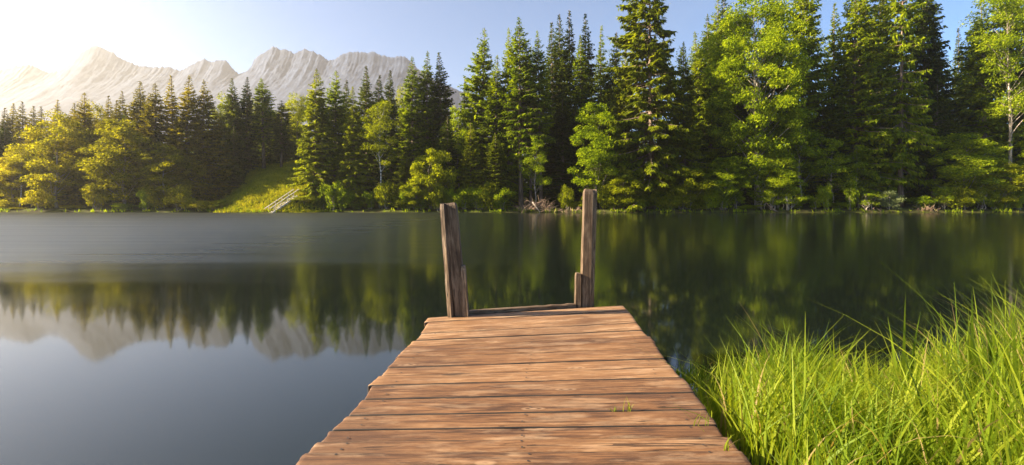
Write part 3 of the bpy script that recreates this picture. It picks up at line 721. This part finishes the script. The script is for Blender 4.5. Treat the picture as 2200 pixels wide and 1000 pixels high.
# ------------------------------------------------------------------ timber stairs on the bank
def stairs():
    ys0 = shore_y(X_at(578, 80)) + .15; a0 = Vector((X_at(578, ys0), ys0, -0.15)); 
    top = Vector((X_at(634, ys0 + 4.4), ys0 + 4.4, 0)); top.z = ground(top.x, top.y) + .25
    root = empty('timber_stairs', (a0.x, a0.y, 0))
    tag(root, 'pale timber stairs with two handrails climbing the grassy bank from the water', 'stairs')
    d = top - a0; flat = Vector((d.x, d.y, 0)).normalized(); side = Vector((flat.y, -flat.x, 0))
    W = 1.15; o = Vector((a0.x, a0.y, 0))
    for s in (-1, 1):
        MB().beam(a0 + side * s * W / 2 - o, top + side * s * W / 2 - o, .07, .26).build('stringer', M['stair'], root)
        rail = Vector((0, 0, 1.0))
        MB().beam(a0 + side * s * (W / 2 + .06) + rail - d * .06 - o, top + side * s * (W / 2 + .06) + rail + d * .05 - o, .09, .11).build('handrail', M['stair'], root)
        for k in range(4):
            p = a0 + d * ((k + .35) / 4) + side * s * (W / 2 + .075) - o
            MB().beam(p - Vector((0, 0, .5)), p + Vector((0, 0, .95)), .085, .085, up=(1, 0, 0)).build('rail_post', M['stair'], root)
    n = 14
    for k in range(n):
        p = a0 + d * ((k + .5) / n) - o + Vector((0, 0, .05))
        MB().beam(p - side * W / 2 * .94, p + side * W / 2 * .94, .27, .06).build('tread', M['stair'], root)
stairs()

# ------------------------------------------------------------------ brush pile, driftwood, stump
def stick(mb, rnd, p, d, L, r):
    p = Vector(p); d = Vector(d).normalized(); k = Vector((rnd.uniform(-.1, .1), rnd.uniform(-.1, .1), rnd.uniform(-.05, .08))) * L
    mb.tube([p, p + d * L * .5 + k, p + d * L], [r, r * .8, r * .35], 5)
rnd = random.Random(21)
def brush(px, Y, w, h, n, label, name='brush_pile', group=None):
    x = X_at(px, Y); root = empty(name, (x, Y, 0)); tag(root, label, 'brushwood', group)
    mb = MB()
    for _ in range(n):
        u = rnd.uniform(-1, 1); z = h * (1 - abs(u)) * rnd.uniform(0, .9)
        stick(mb, rnd, (u * w, rnd.uniform(-.6, 1.2), z - .05), (rnd.uniform(-.9, 1), rnd.uniform(-.3, .4), rnd.uniform(-.15, .75)), rnd.uniform(.5, 1.5) * h * .9, rnd.uniform(.02, .055))
    mb.build('twigs', M['deadwood'], root, smooth=True)
    return root
b = brush(1152, 82.2, 2.6, 1.9, 150, 'heap of reddish brown dead branches at the water between the dock posts')
MB().tube([(-.7, -.9, 1.75), (0, -1.0, .85), (.55, -1.0, .05)], [.10, .09, .06], 6).build('branch', M['bark_pale'], b, smooth=True)
brush(1203, 82.0, 1.1, .8, 36, 'low tangle of pale roots at the water between the brush heap and round willow', 'driftwood')
brush(1240, 81.9, 1.1, .7, 30, 'pale sticks lying at the water right under the round willow', 'driftwood')
brush(1320, 82.0, 1.6, .6, 36, 'pale dead sticks along the water below the giant fir', 'driftwood')
brush(1995, 82.4, 1.5, 1.3, 60, 'brown dead twigs hanging at the water beside the bright yellow green bush', 'driftwood')
brush(1880, 82.2, 1.2, .8, 26, 'bare twigs at the water beside the pale round bush', 'driftwood')
s = empty('dead_stump', (X_at(1692, 82.5), 82.5, ground(X_at(1692, 82.5), 82.5)))
tag(s, 'pale broken tree stump leaning at the water below the great leafy tree', 'stump')
MB().tube([(0, 0, -.4), (-.05, 0, 1.2), (-.22, 0, 2.4)], [.22, .18, .12], 8).build('trunk', M['bark_pale'], s, smooth=True)
MB().tube([(-.06, 0, 1.5), (.3, -.1, 1.75), (.55, -.1, 1.8)], [.07, .05, .02], 5).build('branch', M['bark_pale'], s, smooth=True)
l = empty('fallen_log', (X_at(1660, 82.3), 82.3, .1)); tag(l, 'dark fallen log sloping into the water beside the pale stump', 'log')
MB().tube([(1.1, 0, -.2), (0, 0, .5), (-1.2, .2, 1.7)], [.15, .13, .07], 7).build('trunk', M['bark'], l, smooth=True)
MB().tube([(-.2, 0, .62), (.4, -.2, 1.15)], [.05, .015], 5).build('branch', M['bark'], l, smooth=True)

# ------------------------------------------------------------------ dock
DZ = EYE - 1.0
def dk(px, py, z=DZ): 
    Y = FPX * (EYE - z) / (py - HY); return Vector(((px - CX) / FPX * Y, Y, z))
LX = [(682, 923), (692, 916), (717, 899), (731, 885), (745, 873), (759, 858), (768, 850), (789.5, 830), (807, 812), (828.5, 791), (858, 770), (893.5, 737), (923, 702), (948, 680), (973, 656), (1003, 632), (1040, 600), (1085, 560), (1140, 511), (1210, 448), (1300, 367)]
RX = [(655.5, 1338), (667, 1349), (693.6, 1369), (708.7, 1381), (722, 1394), (735, 1404), (747.6, 1413), (769.5, 1429), (789, 1446), (811, 1465), (843, 1490), (880, 1517), (912, 1543), (936, 1563), (967, 1588), (1000, 1613), (1036, 1642), (1080, 1677), (1135, 1720), (1205, 1775), (1295, 1845)]
DO = Vector((0.15, 3.0, 0.0))
dock = empty('dock', DO); tag(dock, 'weathered brown plank dock with two leaning posts reaching out over the lake', 'dock')
rnd = random.Random(3)
def plank(i):
    a, b_ = dk(LX[i][1], LX[i][0]), dk(RX[i][1], RX[i][0])           # rear edge
    c, d = dk(LX[i + 1][1], LX[i + 1][0]), dk(RX[i + 1][1], RX[i + 1][0])   # front edge
    ctr = (a + b_ + c + d) / 4; ax = ((b_ - a) + (d - c)).normalized(); ang = math.atan2(ax.y, ax.x)
    rot = Matrix.Rotation(-ang, 3, 'Z')
    A, B, Cc, Dd = (rot @ (q - ctr) for q in (a, b_, c, d))
    jl, jr = rnd.uniform(-.03, .03), rnd.uniform(-.012, .012)
    zoff = rnd.uniform(-.003, .003); tilt = rnd.uniform(-.003, .003); seed = i * 13.7
    us = np.concatenate([[0, .004, .012], np.linspace(.03, .97, 44), [.988, .996, 1]])
    vs_ = np.array([0, .022, .07, .2, .35, .5, .65, .8, .93, .978, 1])
    top = []; n_u, n_v = len(us), len(vs_)
    width = (A - Cc).length
    for u in us:
        for v in vs_:
            rear = A.lerp(B, u); front = Cc.lerp(Dd, u)
            gap_r = .0034 + .0050 * max(0, noise.noise((u * 4 + seed, 1.3, 0))) + .0016 * noise.noise((u * 26, seed, 0))
            gap_f = .0034 + .0050 * max(0, noise.noise((u * 4 + seed, 5.3, 0))) + .0016 * noise.noise((u * 26, seed, 4))
            p = rear.lerp(front, v); p.y += -gap_r * (1 - v) + gap_f * v
            e = 0
            if u < .03: e = jl * (1 - u / .03) * 1 + .010 * noise.noise((v * 3, seed, 2)) * (1 - u / .03)
            if u > .97: e = jr * (u - .97) / .03 + .008 * noise.noise((v * 3, seed, 8)) * (u - .97) / .03
            p.x += e
            edge = min(v, 1 - v) * width; ee = min(u, 1 - u) * 1.8
            rz = .008 * max(0, 1 - edge / .011) ** 2 + .006 * max(0, 1 - ee / .012) ** 2
            zc = .0018 * noise.noise((u * 7, v * 4 + seed, 0)) + .0012 * noise.noise((u * 18, v * 12 + seed, 3)) - .0025 * (1 - (2 * v - 1) ** 2) * noise.noise((seed, u * 2, 0))
            top.append((p.x, p.y, zoff + tilt * (v - .5) + zc - rz))
    top = np.array(top); g = np.arange(n_u * n_v).reshape(n_u, n_v)
    F = [np.stack([g[:-1, :-1], g[:-1, 1:], g[1:, 1:], g[1:, :-1]], -1).reshape(-1, 4)]
    ringi = np.concatenate([g[:, 0], g[-1, 1:], g[::-1, -1][1:], g[0, ::-1][1:-1]])
    n0 = len(top); up = top[ringi]; lo = up.copy(); lo[:, 2] = -.042
    V = np.concatenate([top, up, lo]); m_ = len(ringi); k = np.arange(m_); k2 = (k + 1) % m_
    F.append(np.stack([n0 + k, n0 + m_ + k, n0 + m_ + k2, n0 + k2], -1)[:, ::-1])
    nf_wood = sum(len(f) for f in F)
    # nail heads
    nv, nf = [], []
    for u in (.075, .5 + rnd.uniform(-.01, .01), .925):
        for v in (.27, .74):
            if rnd.random() < .3: continue
            q = A.lerp(B, u).lerp(Cc.lerp(Dd, u), v + rnd.uniform(-.06, .06)); q.x += rnd.uniform(-.012, .012)
            base = len(V) + len(nv)
            for k_ in range(8):
                nv.append((q.x + .0055 * math.cos(k_ * .785), q.y + .0055 * math.sin(k_ * .785), zoff + .0035))
            nf += [(base, base + 1, base + 2, base + 3), (base, base + 3, base + 4, base + 7), (base + 4, base + 5, base + 6, base + 7)]
    F = np.concatenate(F)
    if nv: V = np.concatenate([V, np.array(nv)]); F = np.concatenate([F, np.array(nf)])
    me = shared_mesh('plank', V, F); me.materials.append(M['plank']); me.materials.append(M['nail'])
    me.materials.append(M['plank_edge'])
    mi = np.zeros(len(F), dtype=np.int32); mi[nf_wood:] = 1
    nt_ = (n_u - 1) * (n_v - 1); vi = np.arange(nt_) % (n_v - 1)
    mi[:nt_][(vi == 0) | (vi == n_v - 2)] = 2
    mi[nt_:nt_ + n_u - 1] = 2; mi[nt_ + n_u + n_v - 2:nt_ + 2 * n_u + n_v - 3] = 2; me.polygons.foreach_set('material_index', mi)
    o = link('plank', me, None, dock, ctr - DO); o.rotation_euler = (0, 0, ang)
for i in range(len(LX) - 1): plank(i)
# beams and piles below the deck
for f in (.17, .83):
    p = dk(LX[1][1] + (RX[1][1] - LX[1][1]) * f, LX[1][0] + (RX[1][0] - LX[1][0]) * f); q = dk(LX[-1][1] + (RX[-1][1] - LX[-1][1]) * f, 1290)
    o_ = Vector((0, 0, -.115)); MB().beam(p + o_ - DO, q + o_ - DO, .12, .14).build('beam', M['weathered'], dock)
    for u in (.1, .62):
        r_ = p.lerp(q, u); MB().tube([(r_.x - DO.x, r_.y - DO.y, -1.6), (r_.x - DO.x, r_.y - DO.y, DZ - .19)], [.085, .08], 10).build('pile', M['weathered'], dock, smooth=True)
# dark raised board along the far end, behind the planks
a, b_ = dk(1003, 677.0), dk(1240, 661.0)
dd = (b_ - a).normalized(); nn = Vector((-dd.y, dd.x, 0))
def rough_board(p, q, w, h, seg=24, seed=0.0, wob=.006):
    """board with an uneven top edge running from p to q (centre line of its foot)"""
    p, q = Vector(p), Vector(q); d = (q - p).normalized(); s = Vector((-d.y, d.x, 0)) * (w / 2)
    mb = MB()
    for k in range(seg + 1):
        c = p.lerp(q, k / seg); z = h + wob * noise.noise((k * .4 + seed, 2, 1)) + wob * .6 * noise.noise((k * 1.3 + seed, 5, 1))
        for e, zz in ((-1, 0), (-1, z - .006), (-.72, z), (.72, z + .002), (1, z - .006), (1, 0)):
            mb.v.append(tuple(c + s * e + Vector((0, 0, zz))))
    for k in range(seg):
        for j in range(5): mb.f.append((k * 6 + j, k * 6 + j + 1, (k + 1) * 6 + j + 1, (k + 1) * 6 + j)[::-1])
    mb.f += [tuple(range(6)), tuple(seg * 6 + j for j in range(6))[::-1]]
    return mb
cp = (a + b_) / 2 + nn * .045; hl = (b_ - a).length / 2 * 1.0
ob = rough_board((-hl, 0, -.2), (hl, 0, -.2), .045, .228, 30, 4.2, .004).build('end_board', M['post'], dock, cp - DO); ob.rotation_euler = (0, 0, math.atan2(dd.y, dd.x))

def timber(h, w, d, depth_below, chamfer=.018, seed=0.0, hollow=0.0):
    """upright squared timber, local Z up, grain along local X after rotation; irregular worn top"""
    mb = MB(); rows_ = 26
    prof = []
    for (sx, sy) in ((-1, -1), (1, -1), (1, 1), (-1, 1)):
        c = .10
        a_ = {(-1, -1): ((-1, -1 + c), (-1 + c, -1)), (1, -1): ((1 - c, -1), (1, -1 + c)), (1, 1): ((1, 1 - c), (1 - c, 1)), (-1, 1): ((-1 + c, 1), (-1, 1 - c))}[(sx, sy)]
        prof += list(a_)
    zs = list(np.linspace(-depth_below, h - .05, rows_)) + [h - .028, h - .01, h]
    for i_, z in enumerate(zs):
        sh = 1.0 if z < h - .045 else (1 - .22 * ((z - (h - .045)) / .045) ** 1.6)
        for k, (ex, ey) in enumerate(prof):
            wob = 1 + .035 * noise.noise((k * 3.1 + seed, z * 3.0, 0)) + .02 * noise.noise((k * 3.1 + seed, z * 14, 4))
            zz = z + (.012 * noise.noise((ex * 2 + seed, ey * 2, 6)) if z > h - .03 else 0)
            mb.v.append((z if False else ex * w / 2 * sh * wob, ey * d / 2 * sh * wob, zz))
    n = len(prof)
    for i_ in range(len(zs) - 1):
        for k in range(n):
            k2 = (k + 1) % n; mb.f.append((i_ * n + k, i_ * n + k2, (i_ + 1) * n + k2, (i_ + 1) * n + k))
    mb.f += [tuple(range(n))[::-1], tuple((len(zs) - 1) * n + k for k in range(n))]
    return mb
def upright(name, mb, mat, parent, foot, head, yaw=0.0):
    """stand a timber with its local Z from foot to head; mesh is turned so that the grain runs along local X"""
    turn = Matrix.Rotation(R(90), 3, 'Y')                 # local Z -> local X
    mb.v = [tuple(turn @ Vector(v)) for v in mb.v]
    o = mb.build(name, mat, parent, Vector(foot) - (DO if parent is dock else Vector((0, 0, 0))))
    d = (Vector(head) - Vector(foot)).normalized()
    q = Vector((1, 0, 0)).rotation_difference(d)
    base = Matrix.Rotation(0, 4, 'X')
    # build an orthonormal frame: X along the post, local -Z kept to the viewer's right (world +X), Y to world +Y
    z_ = (Vector((-math.cos(yaw), -math.sin(yaw), 0)) - d * d.dot(Vector((-math.cos(yaw), -math.sin(yaw), 0)))).normalized(); y_ = z_.cross(d)
    o.rotation_euler = Matrix((d, y_, z_)).transposed().to_euler()
    return o
# left post: a squared timber with a thinner board on its left face and a short cleat on its right
YL = 4.375
def pp(px, py, Y): return at(px, py, Y)
lp_f, lp_h = pp(991.5, 680, YL), pp(968, 437, YL)
L_ = (lp_h - lp_f).length
post = upright('post', timber(L_, .108, .115, 1.5, seed=1.0), M['post'], dock, lp_f, lp_h)
post['label'] = 'shorter post leaning left with a thin board on its left face'
f2, h2 = pp(972.0, 680, YL - .03), pp(954.5, 438, YL - .03)
upright('side_board', timber((h2 - f2).length, .040, .135, 1.5, seed=2.0), M['post'], dock, f2, h2, R(-14))
f3, h3 = pp(1002.5, 680, YL - .035), pp(995.5, 571, YL - .035)
upright('cleat', timber((h3 - f3).length, .040, .10, .5, seed=3.0), M['post'], dock, f3, h3)
YR = 4.80
rp_f, rp_h = pp(1256.5, 661, YR), pp(1264, 407, YR)
post2 = upright('post', timber((rp_h - rp_f).length, .092, .115, 1.5, seed=4.0), M['post'], dock, rp_f, rp_h)
post2['label'] = 'taller post leaning right with a board on its right face'
f2, h2 = pp(1269.5, 661, YR + .035), pp(1277.0, 408, YR + .035)
upright('side_board', timber((h2 - f2).length, .040, .12, 1.5, seed=5.0), M['post'], dock, f2, h2)
f3, h3 = pp(1240.5, 660, YR - .03), pp(1242, 587, YR - .03)
upright('cleat', timber((h3 - f3).length, .055, .10, .5, seed=6.0), M['post'], dock, f3, h3)

# ------------------------------------------------------------------ grass and reeds by the dock
def blades(base, H, W, lean, curl, rng, seg=6, turn=.9):
    """curved tapering strips; base (n,3), lean (n,2) horizontal reach, curl >= 0 bends the tip over"""
    n = len(base); t = np.linspace(0, 1, seg + 1)
    face = rng.uniform(-turn, turn, n); S = np.stack([np.cos(face), np.sin(face), np.zeros(n)], -1)
    rows_ = []
    for u in t:
        p = base.copy()
        p[:, 0] += lean[:, 0] * u ** 1.8; p[:, 1] += lean[:, 1] * u ** 1.8
        p[:, 2] += H * (u - curl * u ** 3)
        w = W * (1 - u ** 1.6) * (.75 + .6 * min(u * 3, 1) * (1 - u)) + .0006
        rows_.append((p - S * w[:, None] / 2, p + S * w[:, None] / 2))
    Q = [np.stack([rows_[i][0], rows_[i][1], rows_[i + 1][1], rows_[i + 1][0]], 1) for i in range(seg)]
    # share vertices inside one blade so that one blade is one island
    V = np.stack([np.stack(r_, 1) for r_ in rows_], 1).reshape(n, -1, 3)            # n, (seg+1)*2, 3
    k = np.arange(n)[:, None] * (seg + 1) * 2
    F = np.concatenate([np.stack([k + 2 * i, k + 2 * i + 1, k + 2 * i + 3, k + 2 * i + 2], -1).reshape(-1, 4) for i in range(seg)])
    return V.reshape(-1, 3), F
def edge_x(Y):   # right edge of the dock
    return 0.78 + .068 * Y
rng = np.random.default_rng(44)
B, Hh = [], []
while len(B) < 7200:
    Y = rng.uniform(1.35, 4.35); x = rng.uniform(1.0, 4.6)
    if x < edge_x(Y) + .05 + .10 * noise.noise((Y * 2, 1, 1)): continue
    if Y > 3.85 + .35 * noise.noise((x * 1.7, 3, 3)): continue
    if x > .5 + Y * 1.15: continue
    dens = .45 + .55 * sst(-.25, .25, noise.noise((x * 2.2, Y * 2.2, 8)))
    if rng.random() > dens: continue
    B.append((x, Y, ground(x, Y) - .03))
    near = sst(edge_x(Y), edge_x(Y) + .7, x)
    Hh.append((.50 + .10 * near + .34 * sst(1.9, 3.0, x / Y * 2.4) + .10 * noise.noise((x * 1.5, Y * 1.5, 2))) * rng.uniform(.45, 1.35))
B = np.array(B); Hh = np.array(Hh); n = len(B)
GP = [(1480, 860), (1520, 800), (1580, 755), (1640, 722), (1700, 692), (1760, 735), (1830, 768), (1900, 772), (1960, 748), (2030, 700), (2100, 645), (2200, 600), (2500, 560)]
top_py = np.interp(B[:, 0] / B[:, 1] * FPX + CX, [a for a, _ in GP], [b_ for _, b_ in GP])
cap = EYE - (top_py - HY) / FPX * B[:, 1] - B[:, 2]
Hh = np.minimum(Hh, np.maximum(.2, cap) * np.where(rng.random(n) < .12, rng.uniform(1.0, 1.5, n), rng.uniform(.45, 1.12, n)))
lean = np.stack([rng.normal(.02, .2, n) + .06, rng.normal(-.02, .15, n)], -1) * (Hh / .5)[:, None]
V, F = blades(B, Hh, rng.uniform(.0045, .0135, n) , lean, rng.uniform(0, .4, n), rng)
tag(link('grass', shared_mesh('grass', V, F), M['reed']), 'tall bright green grass growing at the water beside the dock', 'grass', kind='stuff')
# larger reed blades, each plant a thing
def reed(px, topy, Y, n, label, group=None, spread=.10, w=(.018, .032), seed=0, lean=0.0):
    rg = np.random.default_rng(seed); x = X_at(px, Y); zb = ground(x, Y)
    H = Z_at(topy, Y) - zb
    b = rg.normal(0, spread * .35, (n, 3)); b[:, 2] = -.05
    hh = H * np.concatenate([[1.05], rg.uniform(.5, 1.0, n - 1)])
    ln = np.stack([rg.normal(lean, spread, n), rg.normal(0, spread * .7, n)], -1) * hh[:, None]
    ln[:2] = [[lean * .6 * hh[0], .02], [-.05, .03]]; cu = rg.uniform(0, .2, n); cu[:2] = .02
    if n > 1: hh[1] = H * .86
    V, F = blades(b, hh, rg.uniform(*w, n), ln, cu, rg, 9, .5)
    o = link('reed_plant', shared_mesh('reed_plant', V, F), M['reed'], None, (x, Y, zb))
    tag(o, label, 'reed', group)
reed(1578, 800, 3.15, 4, 'reed nearest the dock with one dark brown tipped blade', seed=1)
reed(1650, 700, 3.5, 6, 'tuft of thin upright reeds standing left over the grass', seed=2, lean=.08)
reed(1712, 690, 3.4, 7, 'fan of reed blades over the middle of the grass clump', seed=3, lean=.1)
reed(1800, 690, 3.2, 6, 'pair of straight reed blades between the grass fan and the crossing blades', seed=4)
reed(1862, 715, 2.7, 6, 'reed with broad blades crossing in front of the dark water', seed=5, w=(.026, .042))
reed(1945, 622, 2.9, 6, 'tall slim reed rising alone before the dark water', seed=6, lean=.06)
reed(2030, 660, 2.8, 7, 'dark upright reed clump left of the broad edge reeds', seed=7)
reed(2095, 610, 2.5, 8, 'broad pale reed leaning inwards near the photo edge', seed=8, w=(.028, .046), lean=.03, spread=.07)
reed(2150, 585, 2.35, 9, 'tallest broad reed at the right edge of the photo', seed=9, w=(.028, .05), lean=.0, spread=.07)
reed(2190, 640, 2.1, 8, 'nearest broad reed cut by the right edge of the photo', seed=10, w=(.03, .05), spread=.07)
reed(1760, 705, 3.0, 5, 'reed with a few stiff blades right behind the grass fan', seed=13)
reed(2065, 640, 2.7, 5, 'stiff upright reed between the dark reed clump and the broad pale reed', seed=14)
reed(1985, 770, 2.3, 7, 'short broad reed low in the front of the grass', seed=11, w=(.026, .042), lean=.2)
reed(1880, 830, 2.15, 6, 'short reed with one blade bent over at the bottom of the photo', seed=12, w=(.028, .046), lean=-.1)
# tufts growing out of the dock's gaps and beside its edge
def tuft(px, py, n, h, label, seed, lean=0.0, w=(.003, .006)):
    rg = np.random.default_rng(seed); p = dk(px, py)
    b = rg.normal(0, .012, (n, 3)); b[:, 1] *= .2; b[:, 2] = -.012
    hh = rg.uniform(.5, 1.0, n) * h
    ln = np.stack([rg.normal(lean, .35, n), rg.normal(0, .2, n)], -1) * hh[:, None]
    V, F = blades(b, hh, rg.uniform(*w, n), ln, rg.uniform(0, .3, n), rg, 5)
    tag(link('grass_tuft', shared_mesh('grass_tuft', V, F), M['reed'], None, p), label, 'grass tuft')
tuft(1322, 883, 5, .055, 'smaller grass tuft growing from a gap between the dock planks', 1, -.3)
tuft(1352, 884, 8, .085, 'larger grass tuft growing from a gap between the dock planks', 2)
tuft(1502, 912, 5, .11, 'few thin grass blades at the right edge of the dock', 3, .3)
tuft(1560, 967, 5, .11, 'grass blades bent over the near right corner of the dock', 4, .2)
